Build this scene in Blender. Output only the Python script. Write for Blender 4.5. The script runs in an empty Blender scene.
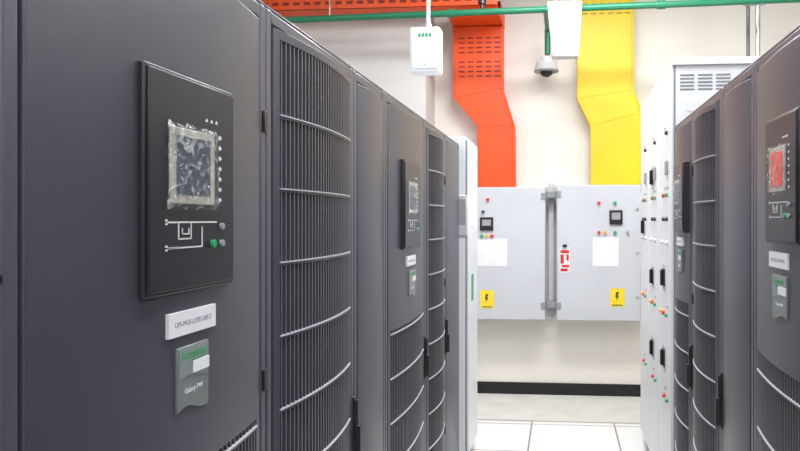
import bpy, bmesh, math, random
from mathutils import Vector, Matrix
random.seed(4)
S=bpy.context.scene
COL=S.collection
try:
    S.view_settings.view_transform='Standard'
    S.view_settings.look='None'
except Exception as e: print(e)

# ------------------------------------------------------------------ materials
def mat(name,c,rough=.5,metal=0.0,var=0.0,vscale=6,bump=0.0,bscale=200,emit=0,coat=0,dist=.002):
    m=bpy.data.materials.new(name); m.use_nodes=True
    nt=m.node_tree; b=nt.nodes['Principled BSDF']
    b.inputs['Base Color'].default_value=(*c,1)
    b.inputs['Roughness'].default_value=rough
    b.inputs['Metallic'].default_value=metal
    if coat: b.inputs['Coat Weight'].default_value=coat
    if emit:
        b.inputs['Emission Color'].default_value=(*c,1); b.inputs['Emission Strength'].default_value=emit
    tc=nt.nodes.new('ShaderNodeTexCoord')
    if var>0:
        n=nt.nodes.new('ShaderNodeTexNoise'); n.inputs['Scale'].default_value=vscale; n.inputs['Detail'].default_value=5
        r=nt.nodes.new('ShaderNodeValToRGB')
        r.color_ramp.elements[0].position=.3; r.color_ramp.elements[1].position=.7
        r.color_ramp.elements[0].color=(*[x*(1-var) for x in c],1)
        r.color_ramp.elements[1].color=(*[min(1,x*(1+var)) for x in c],1)
        nt.links.new(tc.outputs['Object'],n.inputs['Vector']); nt.links.new(n.outputs['Fac'],r.inputs['Fac'])
        nt.links.new(r.outputs['Color'],b.inputs['Base Color'])
    if bump>0:
        n=nt.nodes.new('ShaderNodeTexNoise'); n.inputs['Scale'].default_value=bscale; n.inputs['Detail'].default_value=2
        bp=nt.nodes.new('ShaderNodeBump'); bp.inputs['Strength'].default_value=bump; bp.inputs['Distance'].default_value=dist
        nt.links.new(tc.outputs['Object'],n.inputs['Vector']); nt.links.new(n.outputs['Fac'],bp.inputs['Height'])
        nt.links.new(bp.outputs['Normal'],b.inputs['Normal'])
    return m
M={}
M['door']=mat('door_paint',(.062,.060,.079),.36,0,.10,3,.12,420)
M['frame']=mat('frame_paint',(.075,.072,.092),.34,0,.05,3)
M['body']=mat('body_paint',(.048,.047,.058),.5,0,.05,3)
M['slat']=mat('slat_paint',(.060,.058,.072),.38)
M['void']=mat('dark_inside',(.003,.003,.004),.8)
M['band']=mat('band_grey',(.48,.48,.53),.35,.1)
M['panel']=mat('display_panel_plastic',(.016,.016,.022),.36,0,.05,10)
M['paneledge']=mat('display_panel_edge',(.022,.022,.028),.4)
M['white']=mat('white_print',(.7,.7,.7),.5)
M['grey']=mat('grey_plastic',(.3,.3,.31),.5)
M['lgrey']=mat('light_grey_plastic',(.5,.5,.52),.45)
M['bezel']=mat('screen_bezel_plastic',(.40,.385,.33),.4,0,.3,60)
M['lcd']=mat('lcd_screen',(.030,.042,.065),.3,0,.4,50)
M['black']=mat('black_plastic',(.012,.012,.013),.35)
M['green']=mat('green_plastic',(.02,.33,.12),.4)
M['red']=mat('red_plastic',(.6,.02,.02),.4)
M['amber']=mat('amber_plastic',(.8,.4,.02),.4)
M['ledg']=mat('green_led',(.05,.8,.3),.4,emit=.6)
M['label']=mat('label_paper',(.74,.74,.77),.6,0,.03,20)
M['ink']=mat('ink',(.05,.05,.06),.6)
M['fink']=mat('faded_ink',(.28,.28,.32),.6)
M['greenink']=mat('green_ink',(.02,.33,.1),.6)
M['badge']=mat('badge_plate',(.24,.28,.27),.35,.2,.08,12)
M['badge2']=mat('badge_plate_lower',(.19,.21,.21),.35,.2,.08,12)
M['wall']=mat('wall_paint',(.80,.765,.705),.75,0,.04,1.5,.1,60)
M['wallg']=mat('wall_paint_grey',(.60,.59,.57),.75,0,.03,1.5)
M['ceil']=mat('ceiling_paint',(.8,.8,.8),.8,0,.02,2)
M['base']=mat('baseboard_black',(.006,.006,.008),.5)
M['elec']=mat('panel_grey_paint',(.53,.545,.58),.45,0,.03,4)
M['elecd']=mat('panel_grey_edge',(.25,.26,.28),.5)
M['wcab']=mat('switchgear_white_paint',(.74,.755,.775),.42,0,.02,4)
M['wcabd']=mat('switchgear_seam',(.25,.26,.27),.5)
M['orange']=mat('orange_paint',(.78,.08,.008),.45,0,.10,3)
M['oranged']=mat('orange_slot',(.25,.018,.005),.6)
M['yellow']=mat('yellow_paint',(.76,.55,.012),.45,0,.07,3)
M['yellowd']=mat('yellow_slot',(.38,.26,.01),.6)
M['warn']=mat('warning_yellow',(.85,.64,.02),.5)
M['pipe']=mat('green_pipe_paint',(.01,.17,.085),.4,0,.05,5)
M['steel']=mat('galvanised_steel',(.45,.45,.46),.35,.7,.08,20)
M['dsteel']=mat('dark_conduit',(.10,.10,.11),.4,.3,.1,20)
M['lamp']=mat('lamp_diffuser',(1,1,1),.5,emit=3.0)
M['lens']=mat('lamp_lens',(.9,.9,.9),.3,emit=.35)
M['redscr']=mat('red_sticker',(.75,.06,.02),.4,0,.15,30)
M['strip']=mat('concrete_strip',(.66,.64,.60),.6,0,.08,5)

def film():
    m=bpy.data.materials.new('crumpled_clear_film'); m.use_nodes=True
    nt=m.node_tree; b=nt.nodes['Principled BSDF']
    b.inputs['Base Color'].default_value=(.7,.72,.74,1); b.inputs['Roughness'].default_value=.10
    b.inputs['Alpha'].default_value=.14
    b.inputs['Specular IOR Level'].default_value=1.0
    tc=nt.nodes.new('ShaderNodeTexCoord'); n=nt.nodes.new('ShaderNodeTexNoise'); n.inputs['Scale'].default_value=38; n.inputs['Detail'].default_value=2; n.inputs['Distortion'].default_value=2.0
    # creases: more opaque, whiter where the noise peaks
    r=nt.nodes.new('ShaderNodeValToRGB'); r.color_ramp.elements[0].position=.52; r.color_ramp.elements[1].position=.66
    r.color_ramp.elements[0].color=(.08,.08,.08,1); r.color_ramp.elements[1].color=(.55,.55,.55,1)
    nt.links.new(n.outputs['Fac'],r.inputs['Fac']); nt.links.new(r.outputs['Color'],b.inputs['Alpha'])
    bp=nt.nodes.new('ShaderNodeBump'); bp.inputs['Strength'].default_value=1; bp.inputs['Distance'].default_value=.012
    nt.links.new(tc.outputs['Object'],n.inputs['Vector']); nt.links.new(n.outputs['Fac'],bp.inputs['Height']); nt.links.new(bp.outputs['Normal'],b.inputs['Normal'])
    return m
M['film']=film()

def floor_mat():
    m=mat('raised_floor_tiles',(.74,.73,.70),.3)
    nt=m.node_tree; b=nt.nodes['Principled BSDF']
    g=nt.nodes.new('ShaderNodeNewGeometry'); mp=nt.nodes.new('ShaderNodeMapping')
    mp.inputs['Location'].default_value=(.22,.28,0)
    br=nt.nodes.new('ShaderNodeTexBrick'); br.offset=0; br.squash=1
    br.inputs['Scale'].default_value=1; br.inputs['Brick Width'].default_value=.6; br.inputs['Row Height'].default_value=.6
    br.inputs['Mortar Size'].default_value=.006; br.inputs['Mortar Smooth'].default_value=.1
    br.inputs['Color1'].default_value=(.84,.84,.83,1); br.inputs['Color2'].default_value=(.78,.78,.77,1); br.inputs['Mortar'].default_value=(.26,.22,.17,1)
    nt.links.new(g.outputs['Position'],mp.inputs['Vector']); nt.links.new(mp.outputs['Vector'],br.inputs['Vector'])
    nt.links.new(br.outputs['Color'],b.inputs['Base Color'])
    return m
M['floor']=floor_mat()

# ------------------------------------------------------------------ builders
class Fr:
    """local frame: u along the width, v outwards, z up"""
    def __init__(s,kind,a,b): s.k=kind; s.a=a; s.b=b
    def __call__(s,u,v,z):
        if s.k=='L': return Vector((s.a+v, s.b+u, z))       # faces +X
        if s.k=='R': return Vector((s.a-v, s.b+u, z))       # faces -X
        if s.k=='B': return Vector((s.a+u, s.b-v, z))       # faces -Y
        return Vector((u,v,z))
    def rot(s):
        return {'L':(math.pi/2,0,math.pi/2),'R':(math.pi/2,0,-math.pi/2),'B':(math.pi/2,0,0)}[s.k]
W0=Fr('W',0,0)
class Part:
    def __init__(s,F=W0): s.bm=bmesh.new(); s.F=F
    def box(s,u0,u1,v0,v1,z0,z1):
        vs=[s.bm.verts.new(s.F(u,v,z)) for u in(u0,u1) for v in(v0,v1) for z in(z0,z1)]
        for f in((0,1,3,2),(4,6,7,5),(0,4,5,1),(2,3,7,6),(0,2,6,4),(1,5,7,3)): s.bm.faces.new([vs[i] for i in f])
        return s
    def prism(s,pts,z0,z1):
        a=[s.bm.verts.new(s.F(u,v,z0)) for u,v in pts]; b=[s.bm.verts.new(s.F(u,v,z1)) for u,v in pts]
        n=len(pts); s.bm.faces.new(a); s.bm.faces.new(b[::-1])
        for i in range(n): s.bm.faces.new([a[i],b[i],b[(i+1)%n],a[(i+1)%n]])
        return s
    def plate(s,pts,v0,v1):
        "polygon in (u,z), extruded along v"
        a=[s.bm.verts.new(s.F(u,v0,z)) for u,z in pts]; b=[s.bm.verts.new(s.F(u,v1,z)) for u,z in pts]
        n=len(pts); s.bm.faces.new(a); s.bm.faces.new(b[::-1])
        for i in range(n): s.bm.faces.new([a[i],b[i],b[(i+1)%n],a[(i+1)%n]])
        return s
    def cyl(s,p0,p1,r,r2=None,n=20):
        p0=s.F(*p0); p1=s.F(*p1); d=p1-p0
        q=Vector((0,0,1)).rotation_difference(d.normalized()).to_matrix().to_4x4()
        bmesh.ops.create_cone(s.bm,cap_ends=True,segments=n,radius1=r,radius2=r if r2 is None else r2,depth=d.length,
            matrix=Matrix.Translation((p0+p1)/2)@q)
        return s
    def ball(s,p,r,sz=1):
        bmesh.ops.create_uvsphere(s.bm,u_segments=20,v_segments=12,radius=r,matrix=Matrix.Translation(s.F(*p))@Matrix.Diagonal((1,1,sz,1)))
        return s
    def done(s,name,m,parent=None,bevel=0,smooth=True,sharp=.5):
        bmesh.ops.recalc_face_normals(s.bm,faces=s.bm.faces[:])
        if smooth:
            for f in s.bm.faces: f.smooth=True
            for e in s.bm.edges:
                if len(e.link_faces)==2 and e.calc_face_angle(0)>sharp: e.smooth=False
        me=bpy.data.meshes.new(name); s.bm.to_mesh(me); s.bm.free()
        me.materials.append(M[m])
        o=bpy.data.objects.new(name,me); COL.objects.link(o)
        if bevel:
            b=o.modifiers.new('bevel','BEVEL'); b.width=bevel; b.segments=2; b.limit_method='ANGLE'; b.angle_limit=.6
        if parent: adopt(o,parent)
        return o
def empty(name,loc=(0,0,0)):
    e=bpy.data.objects.new(name,None); e.location=loc; e.empty_display_size=.1; COL.objects.link(e); return e
def adopt(o,p):
    o.parent=p; o.matrix_parent_inverse=Matrix.Translation(p.location).inverted()
def text(F,body,u,v,z,size,m,parent,name='lettering',align='CENTER'):
    c=bpy.data.curves.new(name,'FONT'); c.body=body; c.size=size; c.extrude=.0002; c.align_x=align; c.align_y='CENTER'
    c.materials.append(M[m])
    o=bpy.data.objects.new(name,c); o.location=F(u,v,z); o.rotation_euler=F.rot(); COL.objects.link(o); adopt(o,parent); return o

# ------------------------------------------------------------------ UPS cabinets
ROWTOP=1.94
def vb(u,W,b):
    t=(u-W/2)/(W/2-.03); t=max(-1,min(1,t)); return b*(1-t*t)
def curved(P,W,u0,u1,z0,z1,b,off=0,back=-.03,N=28):
    pts=[(u0+(u1-u0)*i/N, vb(u0+(u1-u0)*i/N,W,b)+off) for i in range(N+1)]
    P.prism(pts+[(u1,back),(u0,back)],z0,z1)
    return P
def grille(F,e,W,z0,z1,b,ends=.05):
    u0,u1=ends,W-ends
    curved(Part(F),W,u0,u1,z0,z1,b,-.026,-.045).done('grille_backing','void',e)
    n=int((u1-u0)/.0175); P=Part(F)
    for i in range(n):
        u=u0+(i+.5)*(u1-u0)/n; v=vb(u,W,b)
        P.box(u-.0034,u+.0034,v-.024,v-.001,z0,z1)
    P.done('louvre_slats','slat',e,0,False)
    zs=[1.724-.159*k for k in range(0,11)]
    P=Part(F); Q=Part(F); N=24
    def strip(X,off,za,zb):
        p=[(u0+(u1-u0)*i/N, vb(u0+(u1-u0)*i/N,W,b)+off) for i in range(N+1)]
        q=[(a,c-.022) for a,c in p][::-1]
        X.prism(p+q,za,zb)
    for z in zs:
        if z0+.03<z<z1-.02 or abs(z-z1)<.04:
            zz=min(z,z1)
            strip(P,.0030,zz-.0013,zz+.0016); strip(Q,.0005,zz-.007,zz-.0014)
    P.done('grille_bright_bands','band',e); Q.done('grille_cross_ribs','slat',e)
def display(F,e,W,u0,u1,z0,z1,b,red=False,flip=False):
    vf=b+.010
    w=u1-u0; h=z1-z0
    X=lambda t: u0+w*((1-t) if flip else t)
    Z=lambda t: z0+h*t
    def bx(P,a,c,za,zb,v0,v1):
        q=sorted((X(a),X(c))); P.box(q[0],q[1],v0,v1,Z(za),Z(zb))
    P=Part(F); P.box(u0,u1,0,vf-.004,z0,z1); P.done('display_housing','paneledge',e,.003)
    P=Part(F); P.box(u0+.006,u1-.006,vf-.005,vf,z0+.006,z1-.006); P.done('display_fascia','panel',e,.002)
    P=Part(F); bx(P,.205,.70,.405,.75,vf,vf+.003); P.done('screen_bezel','bezel',e,.001)
    P=Part(F); bx(P,.265,.64,.445,.715,vf+.003,vf+.0045); P.done('screen_glass','redscr' if red else 'lcd',e,.001)
    P=Part(F); N=16; g=[]
    for i in range(N+1):
        row=[]
        for j in range(N+1):
            ta=.19+.55*i/N; tz=.38+.39*j/N
            edge=i in(0,N) or j in(0,N)
            if edge: ta+=random.uniform(-.010,.010); tz+=random.uniform(-.008,.008)
            off=.001 if edge else .009+random.uniform(-.0022,.0022)
            row.append(P.bm.verts.new(F(X(ta),vf+off,Z(tz))))
        g.append(row)
    for i in range(N):
        for j in range(N): P.bm.faces.new([g[i][j],g[i+1][j],g[i+1][j+1],g[i][j+1]])
    P.done('clear_plastic_film','film',e,0,True,3.2)
    P=Part(F)
    for k in range(7):
        z=.43+.052*k; bx(P,.768,.80,z-.004,z+.007,vf,vf+.0012)
        bx(P,.777,.79,z-.009,z+.012,vf,vf+.0011)
    for k in range(3):
        t=.62+.06*k; q=X(t); P.plate([(q-.004,Z(.808)),(q+.004,Z(.808)),(q,Z(.824))],vf,vf+.001)
    for a,c,za,zb in((.17,.74,.318,.325),(.30,.308,.245,.32),(.30,.44,.243,.249),(.17,.30,.205,.211),(.17,.56,.203,.209),(.56,.568,.205,.30),(.435,.442,.243,.32),(.34,.41,.265,.271),(.34,.346,.265,.295),(.41,.416,.265,.295),(.17,.19,.31,.335),(.17,.19,.195,.22)):
        bx(P,a,c,za,zb,vf,vf+.001)
    P.done('mimic_diagram','white',e,0,False)
    P=Part(F); P.cyl((X(.69),vf-.001,Z(.215)),(X(.69),vf+.005,Z(.215)),.0065); P.done('on_button','green',e)
    P=Part(F)
    for z in(.30,.215): P.cyl((X(.80),vf-.001,Z(z)),(X(.80),vf+.005,Z(z)),.0055)
    P.done('round_buttons','grey',e)
def badge(F,e,u0,u1,ztop,b,label=None,flip=False,zl=None):
    W_=u1-u0; vf=b+.001
    lu0,lu1=label
    P=Part(F); P.box(lu0,lu1,0,vf+.004,zl-.037,zl); P.done('asset_label','label',e)
    text(F,'UPS-MGE-LDPD-200-2',(lu0+lu1)/2,vf+.0042,zl-.019,.0115,'fink',e,'label_print')
    N=12
    bot=[(u0+W_*i/N, ztop-.10+.006*math.sin(i/N*5.5)) for i in range(N+1)]
    P=Part(F); P.plate([(u0,ztop),(u1,ztop)]+bot[::-1],0,vf+.003); P.done('badge_plate','badge2',e,.001)
    bot=[(u0+.004+(W_-.006)*i/N, ztop-.05+.004*math.sin(i/N*5)) for i in range(N+1)]
    P=Part(F); P.plate([(u0+.004,ztop-.003),(u1-.002,ztop-.003)]+bot[::-1],vf+.002,vf+.004); P.done('badge_top','badge',e)
    text(F,'Schneider',(u0+u1)/2,vf+.0042,ztop-.014,.020,'greenink',e,'badge_print')
    text(F,'Electric',(u0+u1)/2+.01,vf+.0042,ztop-.027,.012,'greenink',e,'badge_print')
    text(F,'Galaxy PW',(u0+u1)/2,vf+.0034,ztop-.070,.012,'label',e,'badge_print')
    P=Part(F); m=u0+W_*.45
    if F.k=='L': P.box(m,u1-.002,vf+.003,vf+.0052,ztop-.045,ztop-.026)
    else: P.box(u0+.002,u1-m+u0,vf+.003,vf+.0052,ztop-.045,ztop-.026)
    P.done('white_sticker','label',e)
def handle(F,e,u,v,z0,z1):
    P=Part(F); P.box(u-.013,u+.013,v-.01,v+.006,z0-.01,z1+.01); P.done('handle_plate','black',e,.004)
    P=Part(F); zc=(z0+z1)/2
    P.prism([(u-.009,v+.004),(u+.009,v+.004),(u+.007,v+.022),(u-.007,v+.022)],z0,zc+.01)
    P.prism([(u-.008,v+.004),(u+.008,v+.004),(u+.006,v+.014),(u-.006,v+.014)],zc+.01,z1)
    P.done('handle_lever','black',e,.003)
def cabinet(F,W,kind,depth=.78,hnd=None,disp=None,hinge=False,badg=None,zlab=1.357,zbad=1.301,lowz=1.10,b=None):
    e=empty('ups_cabinet',F(W/2,-depth/2,0))
    g=.002
    P=Part(F)
    P.box(g,W-g,-depth,-.045,.08,ROWTOP-.012); P.box(.03,W-.03,-depth+.03,-.07,0,.08)
    P.done('carcass','body',e,.004)
    P=Part(F)
    P.box(g,.028,-.045,0,.08,ROWTOP); P.box(W-.028,W-g,-.045,0,.08,ROWTOP)
    P.box(.028,W-.028,-.045,-.002,ROWTOP-.03,ROWTOP); P.box(.028,W-.028,-.045,-.002,.08,.13)
    P.done('door_frame','frame',e,.005)
    P=Part(F); P.box(g,W-g,-depth,-.003,ROWTOP,ROWTOP+.007); P.done('top_cap','frame',e,.002)
    zt=ROWTOP-.034; zb=.135
    if b is None: b={'plain':.022,'grille':.026,'narrow':.012}[kind]
    if kind=='plain':
        P=Part(F); curved(P,W,.034,W-.034,lowz,zt,b); P.done('door_skin','door',e,.003)
        P=Part(F); curved(P,W,.034,.055,zb,lowz,b); curved(P,W,W-.055,W-.034,zb,lowz,b); curved(P,W,.055,W-.055,zb,zb+.02,b); P.done('door_lower_stiles','door',e,.002)
        grille(F,e,W,zb+.02,lowz,b,.055)
    elif kind=='grille':
        P=Part(F)
        for a,c in((.034,.058),(W-.058,W-.034)): curved(P,W,a,c,zb,zt,b)
        curved(P,W,.058,W-.058,zt-.02,zt,b); curved(P,W,.058,W-.058,zb,zb+.03,b)
        P.done('door_stiles','door',e,.002)
        grille(F,e,W,zb+.03,zt-.02,b,.058)
    else:
        P=Part(F); curved(P,W,.034,W-.034,zb,zt,b); P.done('door_skin','door',e,.003)
    if disp: display(F,e,W,*disp[:4],b,red=disp[4],flip=(F.k=='R'))
    if badg: badge(F,e,badg[0],badg[1],zbad,b*.97,label=badg[2],zl=zlab)
    if hnd is not None: handle(F,e,hnd,0.0,.80,.97)
    if hinge:
        P=Part(F)
        for z in(1.70,1.17,.4): P.box(W-.022,W-.006,-.01,.006,z-.022,z+.022)
        P.done('door_hinges','black',e,.002)
    return e
DL=.610; DR=.540
cuts=[-.62,.05,.712,1.402,2.016,2.384,3.086,3.627,4.125]
def L(i): return Fr('L',-DL,cuts[i]),cuts[i+1]-cuts[i]
F,W=L(0); cabinet(F,W,'grille')
F,W=L(1); e=cabinet(F,W,'plain')
P=Part(F); P.cyl((W-.016,0.0,1.435),(W-.016,.012,1.435),.008); P.done('door_lock','black',e,.002)
F,W=L(2); cabinet(F,W,'plain',disp=(.219,.486,1.387,1.723,False),badg=(.310,.404,(.284,.426)),hinge=True)
F,W=L(3); cabinet(F,W,'grille',hnd=W-.004)
F,W=L(4); cabinet(F,W,'narrow')
F,W=L(5); cabinet(F,W,'plain',disp=(.165,.455,1.387,1.723,False),badg=(.27,.38,(.23,.38)),hnd=W-.006)
F,W=L(6); cabinet(F,W,'grille',hinge=True)
F,W=L(7); cabinet(F,W,'narrow',hnd=.014)
cutr=[-.02,.68,1.36,2.035,2.443,2.967,3.425]
def R(i): return Fr('R',DR,cutr[i]),cutr[i+1]-cutr[i]
F,W=R(0); cabinet(F,W,'grille')
F,W=R(1); cabinet(F,W,'narrow')
F,W=R(2); cabinet(F,W,'plain',disp=(.212,.453,1.442,1.745,True),badg=(.301,.410,(.295,.435)),zlab=1.42,zbad=1.366,lowz=1.14)
F,W=R(3); cabinet(F,W,'narrow',hnd=W-.012)
F,W=R(4); cabinet(F,W,'grille',hinge=True)
F,W=R(5); cabinet(F,W,'plain',disp=(.05,.30,1.442,1.745,False),badg=(.13,.22,(.11,.24)),zlab=1.42,zbad=1.366,lowz=1.14,hnd=.012)

# ------------------------------------------------------------------ white switchgear
def switchgear(F,W,H,depth,ndoors):
    e=empty('switchgear_cabinet',F(W/2,-depth/2,0))
    P=Part(F); P.box(0,W,-depth,-.02,.08,H); P.done('carcass','wcab',e,.005)
    P=Part(F); P.box(.01,W-.01,-depth+.02,-.04,0,.08); P.done('plinth','wcabd',e)
    w=W/ndoors
    for k in range(ndoors):
        a=k*w
        P=Part(F); P.box(a+.006,a+w-.006,-.02,0,.10,H-.02); P.done('door_leaf','wcab',e,.004)
        P=Part(F); P.box(a+.0,a+.005,-.021,-.012,.10,H-.02); P.done('door_seam','wcabd',e)
    return e
F=Fr('R',.525,3.435); Wd=1.33; Hd=2.27
e=switchgear(F,Wd,Hd,.85,3)
for k in range(3):
    a=k*Wd/3
    P=Part(F); Q=Part(F)
    for z in {0:(1.20,.79),1:(1.74,1.17,.76),2:(1.45,)}[k]:
        P.box(a+.18,a+.26,0,.010,z-.045,z+.045)
        P.box(a+.21,a+.235,.010,.022,z-.04,z+.04)
        Q.box(a+.165,a+.275,0,.004,z-.065,z+.065)
    Q.done('breaker_surround','lgrey',e,.002); P.done('breaker_handles','black',e,.003)
    for nm,mm,pos in(('green_lamps','green',[(.12,1.62),(.12,1.02),(.10,.60)]),('red_lamps','red',[(.22,1.62),(.22,1.02),(.2,.60)]),('amber_lamps','amber',[(.30,1.02)]),
                     ('black_buttons','black',[(.12,1.50),(.22,1.50),(.12,1.93)]),('white_lamps','white',[(.28,1.38),(.12,1.38)])):
        P=Part(F)
        for u,z in pos: P.cyl((a+u,-.001,z),(a+u,.014,z),.012,.010)
        P.done(nm,mm,e)
    P=Part(F)
    for u,z in((.12,1.655),(.2,1.655),(.12,1.06),(.2,.64),(.2,1.96)): P.box(a+u-.025,a+u+.015,0,.0015,z-.005,z+.005)
    P.done('text_labels','fink',e)
    P=Part(F); P.box(a+.10,a+.16,0,.010,1.72,1.79); P.done('meter_window','grey',e,.003)
P=Part(W0)
for cx in(.60,.685,.77):
    for r in range(5): P.box(cx-.034,cx+.034,3.4315,3.4355,2.19-r*.017,2.197-r*.017)
P.done('side_louvres','elecd',e,.001)
P=Part(W0); P.box(.60,.67,3.432,3.4355,2.02,2.07); P.done('side_label','label',e)
P=Part(W0); P.box(.525,1.375,3.42,3.435,Hd-.03,Hd+.004); P.done('side_top_trim','wcab',e,.002)

F=Fr('L',-.552,4.135)
e=switchgear(F,.43,1.99,.62,1)
P=Part(W0); P.box(-.625,-.562,4.122,4.135,1.40,1.64); P.done('meter_frame','lgrey',e,.004)
P=Part(W0); P.box(-.618,-.569,4.118,4.123,1.47,1.62); P.done('meter_screen','grey',e,.002)
P=Part(F); P.box(.12,.19,0,.004,1.0,1.16); P.done('green_sign','green',e)
P=Part(F); P.box(.10,.22,0,.003,1.45,1.6); P.done('notice','label',e)

# ------------------------------------------------------------------ room shell
YB=6.0; ZC=3.55
def shell(name,m,*b):
    o=Part(W0).box(*b).done(name,m,None,0,False); return o
shell('floor','floor',-3.1,3.1,-2.6,5.2,-.1,0)
shell('floor_concrete_strip','strip',-3.1,3.1,5.2,6.1,-.1,0)
shell('trim_1','steel',-1.1,3.0,5.19,5.205,-.02,.003)
shell('wall_back','wall',-1.1,3.1,YB,6.1,0,ZC)
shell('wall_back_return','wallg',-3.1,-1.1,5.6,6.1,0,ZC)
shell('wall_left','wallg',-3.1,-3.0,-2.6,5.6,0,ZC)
shell('wall_right','wall',3.0,3.1,-2.6,6.0,0,ZC)
shell('wall_front','wall',-3.1,3.1,-2.7,-2.6,0,ZC)
shell('ceiling','ceil',-3.1,3.1,-2.7,6.1,ZC,ZC+.1)
shell('baseboard_back','base',-1.1,3.0,YB-.015,YB,0,.10)

# ------------------------------------------------------------------ wall electrical panels
def epanel(x0,x1,z0,z1,side,items):
    F=Fr('B',x0,5.76); W=x1-x0
    e=empty('electrical_panel',F(W/2,-.12,(z0+z1)/2))
    P=Part(F); P.box(0,W,-.24,-.02,z0,z1); P.done('enclosure','elec',e,.004)
    P=Part(F); P.box(.004,W-.004,-.018,0,z0+.004,z1-.004); P.done('door_leaf','elec',e,.006)
    P=Part(F)
    hx=W-.02 if side=='r' else .02
    for z in(z0+.12,z1-.08): P.box(hx-.018,hx+.018,-.01,.004,z-.03,z+.03)
    P.done('hinges','elecd',e,.003)
    P=Part(F)
    lx=.03 if side=='r' else W-.03
    for z in(z0+.2,(z0+z1)/2,z1-.2): P.cyl((lx,-.001,z),(lx,.006,z),.012)
    P.done('door_locks','steel',e)
    q=lambda x:x-x0
    for k,v in items.items():
        if k=='meter':
            a,b_,c,d=v
            Part(F).box(q(a),q(b_),0,.018,c,d).done('meter_case','black',e,.004)
            Part(F).box(q(a)+.018,q(b_)-.018,.018,.020,c+.04,d-.02).done('meter_lcd','grey',e)
        if k=='warn':
            a,b_,c,d=v
            Part(F).box(q(a),q(b_),0,.002,c,d).done('warning_sign','warn',e)
            m=(q(a)+q(b_))/2; P=Part(F)
            P.plate([(m-.008,d-.03),(m+.016,d-.03),(m+.003,d-.06),(m+.016,d-.06),(m-.010,d-.105),(m-.003,d-.072),(m-.016,d-.072)],.002,.003)
            P.box(q(a)+.016,q(b_)-.016,.002,.003,c+.010,c+.018)
            P.done('warning_symbol','ink',e,0,False)
        if k=='paper':
            a,b_,c,d=v
            Part(F).box(q(a),q(b_),0,.002,c,d).done('paper_notice','label',e)
        if k=='lamps':
            for mm,x,z in v:
                Part(F).cyl((q(x),-.001,z),(q(x),.02,z),.013).done('indicator_lamp',mm,e)
        if k=='tag':
            a,b_,c,d=v
            Part(F).box(q(a),q(b_),0,.003,c,d).done('lockout_tag','white',e)
            P=Part(F); P.box(q(a)+.008,q(b_)-.008,.003,.0045,c+.16,c+.185)
            P.box(q(a)+.008,q(a)+.035,.003,.0045,c+.075,c+.15); P.box(q(b_)-.03,q(b_)-.01,.003,.0045,c+.10,c+.15)
            P.box(q(a)+.008,q(b_)-.02,.003,.0045,c+.012,c+.035); P.box(q(a)+.02,q(b_)-.006,.003,.0045,c+.045,c+.065)
            P.done('tag_red_print','red',e)
            Part(F).box(q(a)+.025,q(b_)-.025,.003,.025,d,d+.022).done('padlock','black',e,.004)
    return e
epanel(-.82,-.135,.665,1.765,'r',{'meter':(-.675,-.565,1.405,1.515),'warn':(-.675,-.565,.76,.91),'paper':(-.70,-.45,1.11,1.34),
 'lamps':[('red',-.61,1.66),('green',-.66,1.36),('amber',-.62,1.36),('red',-.575,1.36),('ink',-.65,1.56)]})
e=epanel(-.045,.64,.665,1.78,'l',{'meter':(.385,.49,1.455,1.572),'warn':(.39,.505,.785,.935),'paper':(.25,.46,1.115,1.35),
 'lamps':[('red',.30,1.63),('green',.43,1.63),('red',.30,1.39),('amber',.35,1.39),('green',.43,1.39),('steel',.53,1.39)],'tag':(-.02,.066,1.06,1.27)})
P=Part(W0); P.box(-.112,-.068,5.90,5.999,.67,1.80); P.done('mounting_channel','elec',e,.003)
P=Part(W0)
for z in(.79,1.70): P.box(-.130,-.050,5.80,5.90,z-.025,z+.025)
P.done('mounting_brackets','elecd',e,.003)

# ------------------------------------------------------------------ cable ducts
def duct(name,pts,m,md,slots,y0=5.84):
    cx=sum(p[0] for p in pts)/len(pts)
    e=empty(name,(cx,5.92,2.6))
    P=Part(Fr('B',0,y0)); P.plate(pts,-.155,0); P.done('duct_body',m,e,.004)
    P=Part(Fr('B',0,y0)); n=len(pts)
    half=n//2
    left=pts[:half]; right=pts[half:][::-1]
    for side,sg in((left,1),(right,-1)):
        for (a,za),(b,zb_) in zip(side[:-1],side[1:]):
            P.plate([(a,za),(a+sg*.014,za),(b+sg*.014,zb_),(b,zb_)],0,.012)
    P.done('duct_flanges',m,e,.002)
    P=Part(Fr('B',0,y0))
    for (x,z,w,h) in slots: P.box(x-w/2,x+w/2,-.001,.0015,z-h/2,z+h/2)
    P.done('vent_slots',md,e)
    P=Part(Fr('B',0,y0))
    for i in range(1,half-1):
        (a,za),(b,zb_)=left[i],right[i]
        P.plate([(a,za-.001),(b,zb_-.001),(b,zb_+.001),(a,za+.001)],0,.002)
    P.done('fold_lines',md,e)
    return e
sl=[(-.87+.075*i+.03,z,.05,.012) for z in(2.70,2.74,2.78,2.82,2.90,2.94,2.98,3.02) for i in range(5)]
o1=duct('orange_cable_duct',[(-.915,3.12),(-.915,2.52),(-.71,2.28),(-.705,1.767),(-.39,1.767),(-.395,2.28),(-.495,2.60),(-.495,3.12)],'orange','oranged',sl)
sl=[(.16+.07*i+.03,z,.045,.012) for z in(3.20,3.24,3.28,3.32) for i in range(6)]
duct('yellow_cable_duct',[(.125,3.54),(.125,2.50),(.235,2.27),(.235,1.782),(.655,1.782),(.66,2.38),(.585,2.56),(.585,3.54)],'yellow','yellowd',sl)
e=empty('overhead_cable_tray',(-1.7,5.42,3.2))
P=Part(W0)
P.box(-3.0,-.49,5.33,5.345,3.14,3.24); P.box(-3.0,-.49,5.565,5.58,3.14,3.24); P.box(-3.0,-.49,5.33,5.58,3.14,3.145)
P.box(-.915,-.49,5.565,5.99,3.125,3.24)
P.done('tray_body','orange',e,.002)
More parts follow.
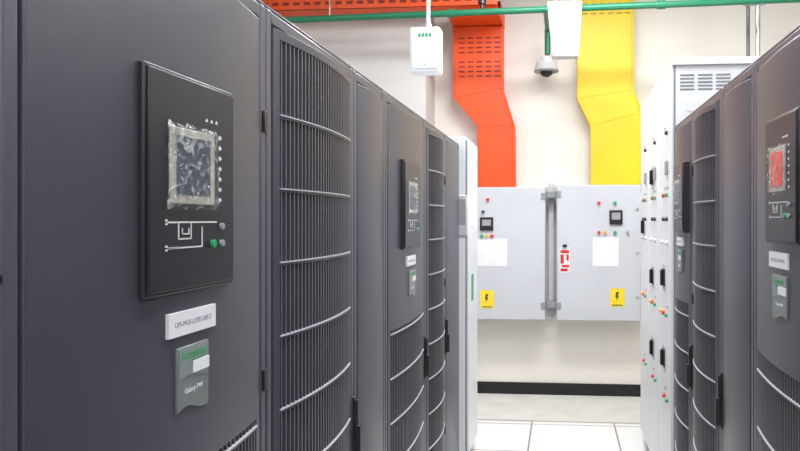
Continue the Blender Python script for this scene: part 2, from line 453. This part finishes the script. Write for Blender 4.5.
P=Part(W0)
for i in range(28): P.box(-2.95+i*.085,-2.90+i*.085,5.3285,5.3305,3.175,3.20)
P.done('tray_slots','oranged',e)
P=Part(W0)
for x in(-2.5,-1.3,-.6): P.cyl((x,5.45,3.14),(x,5.45,ZC),.006)
P.done('hanger_rods','steel',e)

# ------------------------------------------------------------------ green pipework
e=empty('green_pipe',(0,5.2,3.05))
pa=Vector((-2.95,5.28,3.035)); pb=Vector((2.95,4.98,3.035))
d=(pb-pa)
P=Part(W0); P.cyl(pa,pb,.024,n=24)
for t in(.12,.36,.62,.83):
    c=pa+d*t; P.cyl(c-d.normalized()*.03,c+d.normalized()*.03,.031,n=24)
P.done('main_pipe','pipe',e)
P=Part(W0)
for t in(.2,.5,.8):
    c=pa+d*t; P.cyl(c,(c.x,c.y,ZC),.005)
P.done('hanger_rods','steel',e)
P=Part(W0)
c=pa+d*.48; P.cyl(c,(c.x,c.y+.62,c.z+.02),.02)
P.cyl((c.x,c.y+.62,c.z+.02),(c.x,c.y+.62,2.85),.024)
P.ball((c.x,c.y+.62,c.z+.02),.025)
P.done('drop_pipe','pipe',e)
P=Part(W0); c=pa+d*.40
P.cyl(c,(c.x,c.y,c.z+.14),.014); P.cyl((c.x,c.y,c.z+.06),(c.x,c.y,c.z+.10),.03); P.box(c.x-.05,c.x+.05,c.y-.01,c.y+.01,c.z+.14,c.z+.155)
P.done('valve','black',e)
P=Part(W0); P.cyl((-2.9,5.2,3.27),(-1.0,5.2,3.27),.012); P.done('branch_pipe','pipe',e)
P=Part(W0)
for x in(-2.4,-1.2): P.cyl((x,5.2,3.27),(x,5.2,ZC),.004)
P.done('branch_rods','steel',e)

e=empty('ceiling_hung_detector_box',(-.84,4.3,2.54))
P=Part(W0); P.box(-.94,-.75,4.27,4.38,2.405,2.69); P.done('case','wcab',e,.015)
P=Part(W0); P.box(-.925,-.765,4.262,4.272,2.43,2.60); P.done('cover','wcab',e,.006)
P=Part(W0)
for i in range(4): P.box(-.885+i*.022,-.871+i*.022,4.2685,4.271,2.628,2.648)
P.done('green_logo_print','green',e)
P=Part(W0); P.cyl((-.845,4.26,2.455),(-.845,4.263,2.455),.006); P.done('status_led','ledg',e)
P=Part(W0); P.cyl((-.835,4.33,2.68),(-.835,4.33,ZC),.012); P.cyl((-.835,4.33,ZC-.02),(-.835,4.33,ZC),.04); P.done('stem','wcab',e)
P=Part(W0); P.cyl((-.835,4.33,2.69),(-.835,4.33,2.73),.03,.018); P.done('stem_collar','grey',e)
e=empty('dome_security_camera',(-.13,5.85,2.75))
P=Part(W0); P.cyl((-.128,5.80,2.845),(-.128,5.80,2.80),.04,.04); P.cyl((-.128,5.80,2.80),(-.128,5.80,2.72),.085,.10,32); P.done('housing','wcab',e,.006)
P=Part(W0); P.cyl((-.128,5.80,2.726),(-.128,5.80,2.716),.102,.102,32); P.done('housing_rim','grey',e)
P=Part(W0); P.ball((-.128,5.80,2.722),.055,.9); P.done('dome','black',e)
P=Part(W0); P.box(-.158,-.098,5.80,6.0,2.80,2.83); P.done('wall_bracket','wcab',e,.003)
P=Part(W0); P.box(-.17,-.086,5.985,6.0,2.76,2.87); P.done('bracket_base','wcab',e,.003)
# floodlight hanging in front of the pipe
e=empty('hanging_floodlight',(.02,4.95,2.83))
F=Fr('B',.0,4.93)
P=Part(F); P.plate([(-.105,3.03),(.142,3.03),(.115,2.64),(-.066,2.64)],-.10,0); P.done('housing','lgrey',e,.008)
P=Part(F); P.plate([(-.088,3.015),(.126,3.015),(.106,2.76),(-.060,2.76)],0,.008); P.done('diffuser','lens',e,.002)
P=Part(F); P.plate([(-.056,2.745),(.101,2.745),(.100,2.655),(-.052,2.655)],0,.005); P.done('driver_cover','wcab',e,.003)
P=Part(W0); P.cyl((-.05,4.98,3.02),(-.05,4.98,ZC),.006); P.cyl((.09,4.98,3.02),(.09,4.98,ZC),.006); P.done('drop_rods','steel',e)
e=empty('vertical_conduit',(1.4,5.3,2.8))
P=Part(W0); P.cyl((1.38,5.35,0),(1.38,5.35,ZC),.013); P.done('thin_conduit','dsteel',e)
P=Part(W0); P.cyl((1.45,5.35,0),(1.45,5.35,ZC),.018); P.done('thick_conduit','steel',e)
P=Part(W0)
for z in(2.6,3.1): P.box(1.34,1.50,5.33,5.345,z-.015,z+.015)
P.done('conduit_clamps','grey',e)

# ------------------------------------------------------------------ ceiling lights
def lamp(x,y,sx,sy,pw,col=(1,.98,.95)):
    e=empty('ceiling_light_panel',(x,y,ZC-.03))
    P=Part(W0); P.box(x-sx/2-.03,x+sx/2+.03,y-sy/2-.03,y+sy/2+.03,ZC-.05,ZC); P.done('lamp_frame','wcab',e,.004)
    P=Part(W0); P.box(x-sx/2,x+sx/2,y-sy/2,y+sy/2,ZC-.056,ZC-.049); P.done('lamp_diffuser','lamp',e)
    l=bpy.data.lights.new('lamp_light','AREA'); l.shape='RECTANGLE'; l.size=sx; l.size_y=sy; l.energy=pw; l.color=col
    o=bpy.data.objects.new('lamp_light',l); o.location=(x,y,ZC-.07); COL.objects.link(o); adopt(o,e)
lamp(0,.4,.5,1.3,38,(.93,.955,1))
lamp(0,2.4,.5,1.3,44,(.93,.955,1))
lamp(.1,4.2,1.3,.4,80,(.97,.98,1))
lamp(-2.1,3.2,.3,1.3,30,(.97,.98,1))
lamp(2.1,3.2,.3,1.3,45,(.97,.98,1))
lamp(1.6,-1.5,1.0,.4,38,(.93,.955,1))
lamp(-1.6,-1.5,1.0,.4,30,(.93,.955,1))

w=bpy.data.worlds.new('room_ambient'); S.world=w; w.use_nodes=True
w.node_tree.nodes['Background'].inputs[0].default_value=(.9,.92,1,1); w.node_tree.nodes['Background'].inputs[1].default_value=.3

cam=bpy.data.cameras.new('camera'); co=bpy.data.objects.new('camera',cam); COL.objects.link(co)
co.location=(0,0,1.5); co.rotation_euler=(math.pi/2,0,math.radians(5))
cam.sensor_width=36; cam.lens=31.5; cam.shift_x=-.1259; cam.shift_y=-.0081; cam.clip_start=.02
S.camera=co
